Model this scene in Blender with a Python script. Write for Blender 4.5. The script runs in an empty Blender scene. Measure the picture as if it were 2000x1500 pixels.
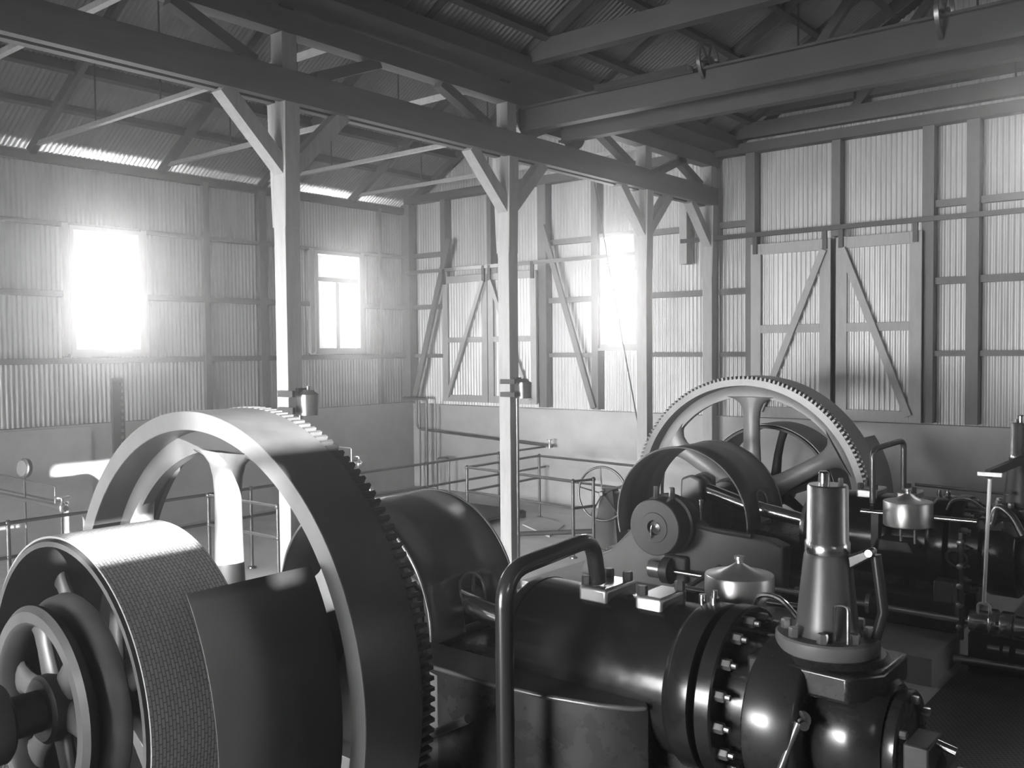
import bpy, bmesh, math, random
from mathutils import Vector, Matrix
random.seed(7)
C = bpy.context.scene.collection
PI = math.pi
HAZE = .018
V = Vector

# ------------------------------------------------------------------ materials
def new_mat(name):
    m = bpy.data.materials.new(name); m.use_nodes = True
    nt = m.node_tree; b = nt.nodes['Principled BSDF']
    return m, nt, b

def mat(name, val, rough=.5, metal=0., noise=0., nscale=6., bump=0., bscale=40., stretch=(1, 1, 1), coat=0., rvar=0., spec=.5):
    m, nt, b = new_mat(name)
    b.inputs['Roughness'].default_value = rough
    b.inputs['Metallic'].default_value = metal
    b.inputs['Coat Weight'].default_value = coat
    b.inputs['Coat Roughness'].default_value = .15
    b.inputs['Specular IOR Level'].default_value = spec
    b.inputs['Base Color'].default_value = (val, val, val, 1)
    tc = nt.nodes.new('ShaderNodeTexCoord'); mp = nt.nodes.new('ShaderNodeMapping')
    mp.inputs['Scale'].default_value = stretch
    nt.links.new(tc.outputs['Object'], mp.inputs['Vector'])
    if noise or rvar:
        n = nt.nodes.new('ShaderNodeTexNoise'); n.inputs['Scale'].default_value = nscale
        n.inputs['Detail'].default_value = 6; n.inputs['Roughness'].default_value = .65
        nt.links.new(mp.outputs[0], n.inputs['Vector'])
        if noise:
            r = nt.nodes.new('ShaderNodeMapRange')
            r.inputs['From Min'].default_value = .3; r.inputs['From Max'].default_value = .7
            r.inputs['To Min'].default_value = max(0, val*(1-noise)); r.inputs['To Max'].default_value = min(1, val*(1+noise))
            nt.links.new(n.outputs['Fac'], r.inputs['Value'])
            cc = nt.nodes.new('ShaderNodeCombineColor')
            for i in range(3): nt.links.new(r.outputs[0], cc.inputs[i])
            nt.links.new(cc.outputs[0], b.inputs['Base Color'])
        if rvar:
            r2 = nt.nodes.new('ShaderNodeMapRange')
            r2.inputs['From Min'].default_value = .3; r2.inputs['From Max'].default_value = .7
            r2.inputs['To Min'].default_value = max(.03, rough-rvar); r2.inputs['To Max'].default_value = min(1, rough+rvar)
            nt.links.new(n.outputs['Fac'], r2.inputs['Value']); nt.links.new(r2.outputs[0], b.inputs['Roughness'])
    if bump:
        n2 = nt.nodes.new('ShaderNodeTexNoise'); n2.inputs['Scale'].default_value = bscale
        n2.inputs['Detail'].default_value = 4
        nt.links.new(mp.outputs[0], n2.inputs['Vector'])
        bp = nt.nodes.new('ShaderNodeBump'); bp.inputs['Strength'].default_value = bump; bp.inputs['Distance'].default_value = .01
        nt.links.new(n2.outputs['Fac'], bp.inputs['Height']); nt.links.new(bp.outputs[0], b.inputs['Normal'])
    return m

M = {}
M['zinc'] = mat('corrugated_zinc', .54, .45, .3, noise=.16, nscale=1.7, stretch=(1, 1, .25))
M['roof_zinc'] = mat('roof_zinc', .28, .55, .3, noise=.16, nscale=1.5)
M['timber'] = mat('pale_timber', .36, .7, 0, noise=.14, nscale=3, stretch=(6, 6, 1), bump=.15, bscale=30)
M['stud'] = mat('stud_timber', .15, .7, 0, noise=.14, nscale=3, stretch=(6, 6, 1))
M['shaded_roof_timber'] = mat('shaded_roof_timber', .08, .75, 0, noise=.14, nscale=3)  # darker than the other timber: the roof's low light put into the colour
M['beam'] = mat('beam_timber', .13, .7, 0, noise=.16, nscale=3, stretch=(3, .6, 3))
M['door_timber'] = mat('door_timber', .34, .65, 0, noise=.12, nscale=4, stretch=(5, 5, 1))
M['concrete'] = mat('rendered_concrete', .42, .9, 0, noise=.13, nscale=1.6, bump=.2, bscale=25)
M['floor'] = mat('cement_floor', .52, .75, 0, noise=.18, nscale=1.4, bump=.12, bscale=18)
M['plinth'] = mat('plinth_cement', .30, .7, 0, noise=.15, nscale=2.5, bump=.1, bscale=20)
M['black'] = mat('gloss_black_paint', .016, .28, 0, noise=.3, nscale=5, coat=.2, rvar=.05)
M['jacket'] = mat('blued_steel_jacket', .05, .2, .8, noise=.35, nscale=4, rvar=.05)
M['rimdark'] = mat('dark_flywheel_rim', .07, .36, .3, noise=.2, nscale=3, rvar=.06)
M['crane'] = mat('crane_paint', .05, .6, 0, noise=.2, nscale=3)
M['dark'] = mat('dark_iron', .04, .45, .1, noise=.3, nscale=7, bump=.1)
M['guard'] = mat('guard_paint', .055, .36, .2, noise=.3, nscale=3, rvar=.05)
M['bedpaint'] = mat('bed_paint', .10, .4, .1, noise=.2, nscale=3)
M['steel'] = mat('polished_steel', .62, .2, 1, noise=.08, nscale=12, rvar=.05)
M['bolt'] = mat('bolt_steel', .40, .3, .9)
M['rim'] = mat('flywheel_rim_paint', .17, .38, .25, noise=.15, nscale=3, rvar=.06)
M['rimface'] = mat('machined_rim_face', .20, .42, .45, noise=.12, nscale=4)
M['ringdark'] = mat('dark_rim_face', .11, .42, .3, noise=.15, nscale=4)
M['spoke'] = mat('flywheel_spoke_paint', .20, .42, .15, noise=.15, nscale=4)
M['guardplate'] = mat('sheet_guard_paint', .022, .55, 0, noise=.3, nscale=3)
M['pot'] = mat('satin_steel', .45, .34, .85, noise=.08, nscale=6, rvar=.04)
M['pulley'] = mat('dark_pulley_paint', .035, .45, 0, noise=.3, nscale=4, rvar=.06, spec=.35)
M['pipe'] = mat('pipe_iron', .13, .32, .6, noise=.2, nscale=10)
M['tube'] = mat('black_tube', .03, .25, .4, coat=.4)
M['brass'] = mat('pale_brass', .42, .28, .9)
M['frame'] = mat('window_frame_paint', .32, .6, 0)
M['whiterod'] = mat('white_enamel', .85, .35, 0)

def belt_mat():
    m, nt, b = new_mat('stitched_cotton_belt')
    b.inputs['Roughness'].default_value = .85
    tc = nt.nodes.new('ShaderNodeUVMap')
    mp = nt.nodes.new('ShaderNodeMapping'); nt.links.new(tc.outputs[0], mp.inputs['Vector'])
    mp.inputs['Scale'].default_value = (1, 1, 1)
    br = nt.nodes.new('ShaderNodeTexBrick')
    br.inputs['Scale'].default_value = 1; br.offset = .5
    br.inputs['Brick Width'].default_value = .05; br.inputs['Row Height'].default_value = .020
    br.inputs['Mortar Size'].default_value = .003; br.inputs['Mortar Smooth'].default_value = .6
    br.inputs['Color1'].default_value = (.36, .36, .36, 1); br.inputs['Color2'].default_value = (.45, .45, .45, 1)
    br.inputs['Mortar'].default_value = (.12, .12, .12, 1)
    nt.links.new(mp.outputs[0], br.inputs['Vector'])
    nt.links.new(br.outputs['Color'], b.inputs['Base Color'])
    bp = nt.nodes.new('ShaderNodeBump'); bp.inputs['Strength'].default_value = .5; bp.inputs['Distance'].default_value = .006
    bp.invert = True
    nt.links.new(br.outputs['Fac'], bp.inputs['Height']); nt.links.new(bp.outputs[0], b.inputs['Normal'])
    return m
M['belt'] = belt_mat()

def chequer_mat(name, val, s=55, ang=45):
    m, nt, b = new_mat(name)
    b.inputs['Roughness'].default_value = .5; b.inputs['Metallic'].default_value = .4
    tc = nt.nodes.new('ShaderNodeTexCoord'); mp = nt.nodes.new('ShaderNodeMapping')
    mp.inputs['Rotation'].default_value = (0, 0, math.radians(ang)); mp.inputs['Scale'].default_value = (s, s, s)
    nt.links.new(tc.outputs['Object'], mp.inputs['Vector'])
    ck = nt.nodes.new('ShaderNodeTexChecker'); ck.inputs['Scale'].default_value = 1
    ck.inputs['Color1'].default_value = (val, val, val, 1); ck.inputs['Color2'].default_value = (val*.45,)*3+(1,)
    nt.links.new(mp.outputs[0], ck.inputs['Vector'])
    nt.links.new(ck.outputs['Color'], b.inputs['Base Color'])
    bp = nt.nodes.new('ShaderNodeBump'); bp.inputs['Strength'].default_value = .5; bp.inputs['Distance'].default_value = .004
    nt.links.new(ck.outputs['Fac'], bp.inputs['Height']); nt.links.new(bp.outputs[0], b.inputs['Normal'])
    return m
M['chequer'] = chequer_mat('chequer_plate', .16, 38, 12)

def glass_mat():
    m = bpy.data.materials.new('window_glass'); m.use_nodes = True
    nt = m.node_tree; nt.nodes.clear()
    o = nt.nodes.new('ShaderNodeOutputMaterial'); t = nt.nodes.new('ShaderNodeBsdfTransparent')
    g = nt.nodes.new('ShaderNodeBsdfGlossy'); g.inputs['Roughness'].default_value = .05
    f = nt.nodes.new('ShaderNodeFresnel'); mx = nt.nodes.new('ShaderNodeMixShader')
    t.inputs['Color'].default_value = (.95, .95, .95, 1)
    nt.links.new(f.outputs[0], mx.inputs['Fac']); nt.links.new(t.outputs[0], mx.inputs[1])
    nt.links.new(g.outputs[0], mx.inputs[2]); nt.links.new(mx.outputs[0], o.inputs['Surface'])
    return m
M['glass'] = glass_mat()

# ------------------------------------------------------------------ mesh helpers
def frame_of(d):
    d = d.normalized()
    up = V((0, 0, 1)) if abs(d.z) < .95 else V((1, 0, 0))
    a = d.cross(up).normalized(); b = a.cross(d).normalized()
    return a, b

class MB:
    def __init__(s): s.bm = bmesh.new()
    def box(s, x0, x1, y0, y1, z0, z1):
        vs = [s.bm.verts.new((x, y, z)) for x in (x0, x1) for y in (y0, y1) for z in (z0, z1)]
        for f in ((0, 1, 3, 2), (4, 6, 7, 5), (0, 4, 5, 1), (2, 3, 7, 6), (0, 2, 6, 4), (1, 5, 7, 3)):
            s.bm.faces.new([vs[i] for i in f])
        return s
    def bar(s, p, q, w, h, side=None):
        p, q = V(p), V(q); d = q-p
        if side is None: a, b = frame_of(d)
        else:
            a = V(side); a = (a-d.normalized()*a.dot(d.normalized())).normalized(); b = a.cross(d).normalized()
        vs = [s.bm.verts.new(o+a*(sx*w/2)+b*(sy*h/2)) for o in (p, q) for sx, sy in ((-1, -1), (1, -1), (1, 1), (-1, 1))]
        s.bm.faces.new(vs[:4][::-1]); s.bm.faces.new(vs[4:])
        for i in range(4): s.bm.faces.new((vs[i], vs[(i+1) % 4], vs[4+(i+1) % 4], vs[4+i]))
        return s
    def rings(s, rings, cap=True, closed=False, smooth=True):
        vr = [[s.bm.verts.new(p) for p in r] for r in rings]
        n = len(vr[0]); rng = range(len(vr)) if closed else range(len(vr)-1)
        for i in rng:
            A, B = vr[i], vr[(i+1) % len(vr)]
            for j in range(n):
                f = s.bm.faces.new((A[j], A[(j+1) % n], B[(j+1) % n], B[j])); f.smooth = smooth
        if cap and not closed:
            for r in (vr[0][::-1], vr[-1]):
                try: s.bm.faces.new(r)
                except Exception: pass
        return s
    def tube(s, pts, r, n=14, cap=True):
        pts = [V(p) for p in pts]; out = []
        rr = r if isinstance(r, (list, tuple)) else [r]*len(pts)
        t0 = (pts[1]-pts[0]).normalized(); a, b = frame_of(t0); pt = t0
        for i, p in enumerate(pts):
            t = (pts[min(i+1, len(pts)-1)]-pts[max(i-1, 0)]).normalized()
            q = pt.rotation_difference(t); a = q @ a; b = q @ b; pt = t
            out.append([p+(a*math.cos(2*PI*k/n)+b*math.sin(2*PI*k/n))*rr[i] for k in range(n)])
        return s.rings(out, cap)
    def lathe(s, org, axis, prof, n=40, a0=0, a1=2*PI, ref=None):
        """prof: list of (dist along axis, radius); full turn closed surface with caps when radius 0"""
        org, axis = V(org), V(axis).normalized(); a, b = frame_of(axis)
        out = [[org+axis*h+(a*math.cos(2*PI*k/n)+b*math.sin(2*PI*k/n))*max(r, 1e-4) for k in range(n)] for h, r in prof]
        return s.rings(out, True)
    def ringsolid(s, org, axis, prof, n=96):
        """closed profile [(h, r)...] revolved into a ring"""
        org, axis = V(org), V(axis).normalized(); a, b = frame_of(axis)
        out = [[org+axis*h+(a*math.cos(2*PI*k/n)+b*math.sin(2*PI*k/n))*r for k in range(n)] for h, r in prof]
        return s.rings(out, False, True, smooth=False)
    def prism(s, poly, p0, p1):
        """poly: list of V; extruded by vectors p0 and p1"""
        A = [s.bm.verts.new(V(p)+V(p0)) for p in poly]; B = [s.bm.verts.new(V(p)+V(p1)) for p in poly]
        s.bm.faces.new(A[::-1]); s.bm.faces.new(B)
        n = len(A)
        for i in range(n): s.bm.faces.new((A[i], A[(i+1) % n], B[(i+1) % n], B[i]))
        return s
    def hexbolt(s, p, axis, r, h):
        org, axis = V(p), V(axis).normalized(); a, b = frame_of(axis)
        out = [[org+axis*t+(a*math.cos(PI/3*k)+b*math.sin(PI/3*k))*rr for k in range(6)] for t, rr in ((0, r), (h*.85, r), (h, r*.85))]
        return s.rings(out, True, smooth=False)
    def sphere(s, c, r, n=16, sc=(1, 1, 1)):
        out = [[V(c)+V((math.sin(t)*math.cos(2*PI*k/n)*sc[0], math.sin(t)*math.sin(2*PI*k/n)*sc[1], math.cos(t)*sc[2]))*r for k in range(n)] for t in [max(.01, min(PI-.01, PI*i/10)) for i in range(11)]]
        return s.rings(out, True)
    def build(s, name, m, parent=None, bevel=0, seg=2, auto=True, uvf=None):
        bmesh.ops.recalc_face_normals(s.bm, faces=s.bm.faces)
        if uvf:
            uv = s.bm.loops.layers.uv.new('UVMap')
            for f in s.bm.faces:
                for l in f.loops: l[uv].uv = uvf(l.vert.co)
        me = bpy.data.meshes.new(name); s.bm.to_mesh(me); s.bm.free()
        me.materials.append(M[m] if isinstance(m, str) else m)
        o = bpy.data.objects.new(name, me); C.objects.link(o)
        if parent is not None:
            o.parent = parent; o.matrix_parent_inverse = Matrix.Translation(-parent.location)
        if auto:
            try: me.set_sharp_from_angle(angle=math.radians(38))
            except Exception: pass
        if bevel:
            bv = o.modifiers.new('bevel', 'BEVEL'); bv.width = bevel; bv.segments = seg; bv.limit_method = 'ANGLE'
            bv.angle_limit = math.radians(40)
        return o

def rounded(pts, rad=.06, n=5):
    pts = [V(p) for p in pts]; out = [pts[0]]
    for i in range(1, len(pts)-1):
        a, b, c = pts[i-1], pts[i], pts[i+1]
        u, w = (a-b).normalized(), (c-b).normalized()
        r = min(rad, (a-b).length*.48, (c-b).length*.48)
        for k in range(n+1):
            t = k/n; out.append((b+u*r)*(1-t)**2+b*2*t*(1-t)+(b+w*r)*t**2)
    out.append(pts[-1]); return out

def struct(o):
    o['kind'] = 'structure'; return o
def tag(o, label, cat, group=None):
    o['label'] = label; o['category'] = cat
    if group: o['group'] = group
    return o
def empty(name, loc, label, cat, group=None):
    o = bpy.data.objects.new(name, None); C.objects.link(o); o.location = loc; o.empty_display_size = .1
    return tag(o, label, cat, group)
TN = [0]
def trim(mb, m='timber'):
    TN[0] += 1
    return struct(mb.build('trim_%d' % TN[0], m))

# ------------------------------------------------------------------ the hall: levels and lines
LX = -14.79      # inner face of left wall framing
EY = 14.50       # inner face of end wall framing
DADO = 1.87
EAVE = 6.14
PX = -7.385      # centre line of the columns carrying the crane runway
SL = .58         # roof slope
AX = (LX+PX)/2   # aisle ridge
AR = EAVE+SL*(AX-LX)
RX, BY = 8.0, -6.0   # unseen walls behind the camera
MR = EAVE+SL*(0-PX)

PITCH, AMP = .0762, .0135
def corr(mb, s0, s1, fn, holes=()):
    """corrugated sheet: fn(s, t, off) -> point; t in 0..1 from bottom to top"""
    k = int(round((s1-s0)/(PITCH/6)))
    prev = None
    for i in range(k+1):
        s = s0+(s1-s0)*i/k; off = AMP*math.cos(2*PI*s/PITCH)
        cur = fn(s, off)
        vs = [mb.bm.verts.new(p) for p in cur]
        if prev:
            f = mb.bm.faces.new((prev[0], vs[0], vs[1], prev[1])); f.smooth = True
        prev = vs
    return mb

def wall_bands(name, s0, s1, ztop, opens, place, m='zinc'):
    """corrugated wall between DADO and ztop(s) with rectangular openings (a,b,z0,z1)"""
    mb = MB()
    cuts = sorted(set([s0, s1]+[c for o in opens for c in o[:2]]))
    for a, b in zip(cuts[:-1], cuts[1:]):
        op = [o for o in opens if o[0] < (a+b)/2 < o[1]]
        segs = []
        z = DADO-.03
        for o in sorted(op, key=lambda o: o[2]):
            segs.append((z, o[2])); z = o[3]
        segs.append((z, None))
        for za, zb in segs:
            corr(mb, a, b, lambda s, off: (place(s, za, off), place(s, ztop(s) if zb is None else zb, off)))
    o = mb.build(name, m, auto=False)
    return o

W1 = (7.02, 8.10, 3.07, 4.97); W2 = (11.88, 12.96, 3.07, 4.95)
W3 = (-9.70, -8.95, 3.09, 5.07); W6 = (-2.42, -1.62, 5.22, 6.12)
# left wall: dado, cladding
lw = wall_bands('wall_left', -6, EY+.06, lambda s: EAVE+.02, [W1, W2, (-1.5, -.4, 3.07, 4.97), (2.6, 3.7, 3.07, 4.97)], lambda s, z, off: V((LX-.09+off, s, z)))
struct(lw)
struct(MB().box(LX-.30, LX+.06, BY, EY+.3, -1.0, DADO).build('wall_left_dado', 'concrete'))
def gable(s):
    return EAVE+SL*(s-LX) if s < AX else (AR-SL*(s-AX) if s < PX else (EAVE+SL*(s-PX) if s < 0 else MR-SL*s))
ew = wall_bands('wall_end', LX-.05, RX, gable, [W3, W6], lambda s, z, off: V((s, EY+.09+off, z)))
struct(ew)
struct(MB().box(LX-.3, RX, EY-.02, EY+.3, -1.0, DADO-.03).build('wall_end_dado', 'concrete', bevel=.01))
# unseen walls: plain, with the big openings that light the hall
def plain_wall(name, rects, mkbox):
    mb = MB()
    for r in rects: mkbox(mb, *r)
    return struct(mb.build(name, 'zinc'))
# right wall at x = RX (openings: unseen slots shaped to fit the sun patches, and a run of windows)
SW = (-2.05, -.62, 3.40, 5.0)
plain_wall('wall_right', [(BY, -2.30, -.2, 6.4), (-.84, 8.5, -.2, 6.4), (8.5, 13.2, -.2, 1.6), (8.5, 13.2, 4.8, 6.4), (13.2, EY, -.2, 6.4), (-2.30, -.84, -.2, 3.92), (-2.30, -.84, 4.95, 6.4), (-1.28, -.84, 3.92, 4.55), (-2.30, -1.62, 4.28, 4.95), (-1.62, -1.28, 4.47, 4.55), (-2.30, -1.48, 3.92, 4.14), (-1.62, -1.46, 4.14, 4.47)],
           lambda mb, a, b, c, d: mb.box(RX, RX+.15, a, b, c, d))
plain_wall('wall_back', [(LX, -12.7, -.2, 8.5), (-12.7, -3.7, -.2, .3), (-12.7, -3.7, 3.1, 10.5), (-3.7, RX, -.2, 10.5)],
           lambda mb, a, b, c, d: mb.box(a, b, BY-.15, BY, c, d))

struct(MB().box(RX+1.2, RX+1.4, 5, 15.5, -.2, 6.5).build('wall_sun_block', 'concrete'))  # unseen wall added to keep the sun out of the side windows
# floor with pits for the two flywheels and belts
mb = MB()
xs = [LX, -7.2, -3.4, RX+.1]; ys = [BY, 1.95, 4.05, 10.87, 13.0, EY]
for i in range(3):
    for j in range(5):
        if i == 1 and j in (1, 3): continue
        mb.box(xs[i], xs[i+1], ys[j], ys[j+1], -.2, 0)
struct(mb.build('floor', 'floor'))
struct(MB().box(-7.4, -3.2, 1.7, 13.2, -1.3, -1.1).build('floor_pit', 'floor'))
trim(MB().box(-2.2, 2.5, 5.6, 12.5, 0, .012), 'chequer')

# ceilings: corrugated sheets of the two roofs, running up the slope
def roof(name, xa, za, xb, zb, y0, y1):
    mb = MB()
    n = V((-(zb-za), 0, (xb-xa))).normalized()
    corr(mb, y0, y1, lambda s, off: (V((xa, s, za))+n*off, V((xb, s, zb))+n*off))
    return struct(mb.build(name, 'roof_zinc', auto=False))
RT = .20  # sheets lie on purlins, above the rafters
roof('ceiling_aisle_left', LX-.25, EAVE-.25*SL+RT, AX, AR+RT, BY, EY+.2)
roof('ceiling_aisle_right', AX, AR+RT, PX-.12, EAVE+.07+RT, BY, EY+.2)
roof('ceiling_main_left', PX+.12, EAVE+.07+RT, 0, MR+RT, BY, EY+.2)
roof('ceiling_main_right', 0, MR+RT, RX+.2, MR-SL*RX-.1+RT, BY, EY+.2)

# purlins: aisle left slope and main left slope
for x0, zr, xr in ((LX, EAVE, AX), (PX, EAVE, 0)):
    d = .73
    x = x0+d
    k = 0
    while x < xr-.2:
        z = zr+SL*(x-x0)
        w = .26 if (x0 == LX and k == 1) else .12
        trim(MB().bar((x, BY, z+RT-.085), (x, EY, z+RT-.085), .075, w, side=(1, 0, SL)), 'shaded_roof_timber')
        x += d; k += 1
# principal rafters + common rafters
TY = [4.3, 6.45, 8.62, 10.65, 12.87]
for y in [2.1, 0, -2.2]+TY:
    trim(MB().bar((LX-.1, y, EAVE-.05+.0), (AX, y, AR), .09, .15, side=(0, 1, 0)), 'shaded_roof_timber')
    trim(MB().bar((LX, y, EAVE+.07), (PX-.09, y, EAVE+.07), .07, .06, side=(0, 1, 0)), 'timber')
    trim(MB().tube([(AX, y, EAVE+.07), (AX, y, AR)], .013, 6), 'dark')
    trim(MB().tube([(AX-1.7, y, EAVE+.07), (AX-1.7, y, AR-1.0)], .012, 6), 'dark')
CY = [2.3, 5.59, 8.93, 12.17, 14.36]
for y in (-1.0, 2.3, 5.59, 8.85, 12.17, 14.3):
    trim(MB().bar((PX, y, EAVE+.22), (0, y, MR+.05), .16, .19, side=(0, 1, 0)), 'shaded_roof_timber')
    trim(MB().bar((PX-.05, y, 6.53), (RX, y, 6.53), .14, .24, side=(0, 1, 0)), 'shaded_roof_timber')
    trim(MB().bar((PX+2.4, y, 6.6), (PX+3.9, y, 8.5), .10, .12, side=(0, 1, 0)), 'shaded_roof_timber')
    trim(MB().tube([(PX+2.4, y, 6.6), (PX+2.4, y, 7.7)], .014, 6), 'dark')
    trim(MB().tube([(PX+4.6, y, 6.6), (PX+4.6, y, 8.9)], .014, 6), 'dark')
for y in (3.9, 7.2, 10.5, 13.4):
    trim(MB().bar((PX, y, EAVE+.26), (0, y, MR+.1), .09, .12, side=(0, 1, 0)), 'shaded_roof_timber')
# wall plate on the left wall (a slit of daylight shows above it)
trim(MB().box(LX-.12, LX+.02, BY, EY, EAVE-.16, EAVE-.02), 'shaded_roof_timber')
# end wall tie beam and collar
trim(MB().box(LX, RX, EY-.18, EY+.02, 6.20, 6.36), 'shaded_roof_timber')
trim(MB().box(PX+.9, 7, EY-.15, EY+.02, 6.78, 6.93), 'shaded_roof_timber')
trim(MB().bar((LX, EY-.06, EAVE+.04), (AX, EY-.06, AR+.05), .12, .13, side=(0, 1, 0)), 'shaded_roof_timber')
trim(MB().bar((PX, EY-.06, EAVE+.04), (AX, EY-.06, AR+.05), .12, .13, side=(0, 1, 0)), 'shaded_roof_timber')
# upper plate above the columns and the valley gutter boards
trim(MB().box(PX-.10, PX+.085, BY, EY, 6.04, 6.26), 'beam')
trim(MB().box(PX-.45, PX+.5, BY, EY, 6.30, 6.33), 'shaded_roof_timber')
trim(MB().box(PX+.47, PX+.51, BY, EY, 6.33, 6.47), 'shaded_roof_timber')

# wall framing: girts and studs
for z in (2.89, 3.95, 5.05):
    cuts = [(BY, 6.9), (8.22, 11.76), (13.08, EY-.08)] if z in (3.95,) else [(BY, EY-.08)]
    for a, b in cuts:
        if z == 5.05: trim(MB().box(LX-.06, LX+.0, a, b, z-.035, z+.035), 'stud')
        else: trim(MB().box(LX-.06, LX+.01, a, b, z-.045, z+.045), 'stud')
for y, w in ((9.42, .12), (10.62, .16), (5.2, .12), (3.9, .12), (13.6, .08)):
    trim(MB().box(LX-.06, LX+.03, y-w/2, y+w/2, DADO, EAVE-.1), 'stud')
trim(MB().box(LX-.08, LX+.16, EY-.19, EY+.02, DADO-.0, EAVE+.05), 'stud')
es = [(-13.68, .13, 4.7, 6.2), (-11.03, .20, DADO, 6.2), (-9.80, .14, DADO, 6.2), (-8.80, .16, DADO, 6.2), (-6.70, .16, DADO, 6.2),
      (-5.28, .13, 4.72, 6.2), (-3.93, .16, DADO, 6.2), (-3.33, .17, DADO, 6.2), (-12.38, .10, 4.7, 6.2), (-1.5, .16, DADO, 6.2)]
for x, w, a, b in es:
    trim(MB().box(x-w/2, x+w/2, EY-.13, EY+.05, a, b), 'stud')
for z in (2.89, 3.95, 5.07):
    h = .05 if z > 2.9 else .04
    segs = [(LX+.15, -13.62), (-10.92, -9.87), (-8.72, -7.5), (-7.29, -6.79), (-3.85, -3.42), (-3.24, -1.58), (-1.4, 7)]
    for a, b in segs:
        trim(MB().box(a, b, EY-.06, EY+.045, z-h, z+h), 'stud')
# diagonal wind braces on the end wall
trim(MB().bar((-13.45, EY-.17, 5.35), (-14.55, EY-.17, 1.9), .06, .13, side=(0, 1, 0)), 'stud')
trim(MB().bar((-10.98, EY-.17, 5.40), (-9.80, EY-.17, 1.9), .06, .11, side=(0, 1, 0)), 'stud')

# ------------------------------------------------------------------ windows
def window(n, axis, a, b, z0, z1, plane, into):
    """axis 'y': window in the plane x=plane ; axis 'x': in the plane y=plane ; into = +-1 pointing into the room"""
    def bx(mb, s0, s1, za, zb, d0, d1):
        d0, d1 = sorted((plane+into*d0, plane+into*d1))
        if axis == 'y': mb.box(d0, d1, s0, s1, za, zb)
        else: mb.box(s0, s1, d0, d1, za, zb)
    mb = MB(); bx(mb, a, b, z0, z1, -.045, -.04)
    w = struct(mb.build('window_%d' % n, 'glass'))
    t = .07; zt = z0+(z1-z0)*.735
    mb = MB()
    bx(mb, a-t, a, z0-t, z1+t, -.1, .07); bx(mb, b, b+t, z0-t, z1+t, -.1, .07)
    bx(mb, a, b, z1, z1+t, -.1, .07); bx(mb, a, b, z0-t, z0, -.1, .07)
    bx(mb, a, b, zt-.045, zt+.045, -.09, .02)
    mb.build('window_frame', 'frame', w)
    mb = MB(); c = (a+b)/2
    bx(mb, c-.045, c+.045, z0, zt-.045, -.08, .0); mb.build('mullion', 'frame', w)
    mb = MB(); bx(mb, a-.12, b+.12, z0-t-.05, z0-t, -.08, .12); mb.build('window_sill', 'frame', w)
    mb = MB(); bx(mb, a-.17, a-t, z0-.1, z1+.1, -.05, .03); bx(mb, b+t, b+.17, z0-.1, z1+.1, -.05, .03); mb.build('architrave', 'timber', w)
window(1, 'y', W1[0], W1[1], W1[2], W1[3], LX, 1)
window(2, 'y', W2[0], W2[1], W2[2], W2[3], LX, 1)
window(3, 'x', W3[0], W3[1], W3[2], W3[3], EY, -1)
window(6, 'x', W6[0], W6[1], W6[2], W6[3], EY, -1)
window(4, 'y', 2.6, 3.7, 3.07, 4.97, LX, 1)
window(5, 'y', -1.5, -.4, 3.07, 4.97, LX, 1)

# ------------------------------------------------------------------ sliding doors (end wall)
def leaf(n, x0, x1, z0, z1, zm, up_right, w=.14):
    y0, y1 = EY-.235, EY-.19
    mb = MB()
    corr(mb, x0+.03, x1-.03, lambda s, off: (V((s, EY-.18+off*.8, z0+.02)), V((s, EY-.18+off*.8, z1-.02))))
    d = struct(mb.build('door_%d' % n, 'zinc', auto=False))
    mb = MB()
    mb.box(x0, x0+w, y0, y1, z0, z1); mb.box(x1-w, x1, y0, y1, z0, z1)
    mb.box(x0+w, x1-w, y0, y1, z1-w, z1); mb.box(x0+w, x1-w, y0, y1, z0, z0+w); mb.box(x0+w, x1-w, y0, y1, zm-w*.38, zm+w*.38)
    mb.build('door_frame', 'door_timber', d, bevel=.004)
    yb = EY-.265
    if up_right: mb = MB().bar((x0+w, yb, z0+.1), (x1-w*.6, yb, z1-w), .05, w*.62, side=(0, 1, 0))
    else: mb = MB().bar((x1-w, yb, z0+.1), (x0+w*.6, yb, z1-w), .05, w*.62, side=(0, 1, 0))
    mb.build('brace', 'door_timber', d)
    for x in (x0+w*.5, x1-w*.5):
        MB().box(x-.035, x+.035, EY-.275, EY-.235, z1-.16, z1+.17).build('hanger', 'dark', d)
    return d
leaf(1, -13.60, -12.36, DADO+.06, 4.55, 3.22, True)
leaf(2, -12.34, -11.10, DADO+.06, 4.55, 3.22, False)
leaf(3, -6.64, -5.32, DADO+.0, 4.68, 3.30, True, .17)
leaf(4, -5.24, -3.98, DADO+.0, 4.68, 3.30, False, .17)
trim(MB().box(LX+.12, -8.85, EY-.27, EY-.22, 4.66, 4.73), 'bolt')
trim(MB().box(-7.9, 1.0, EY-.30, EY-.24, 4.80, 4.87), 'dark')
trim(MB().box(-7.94, -7.80, EY-.26, EY-.05, 4.45, 5.9), 'timber')

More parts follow.
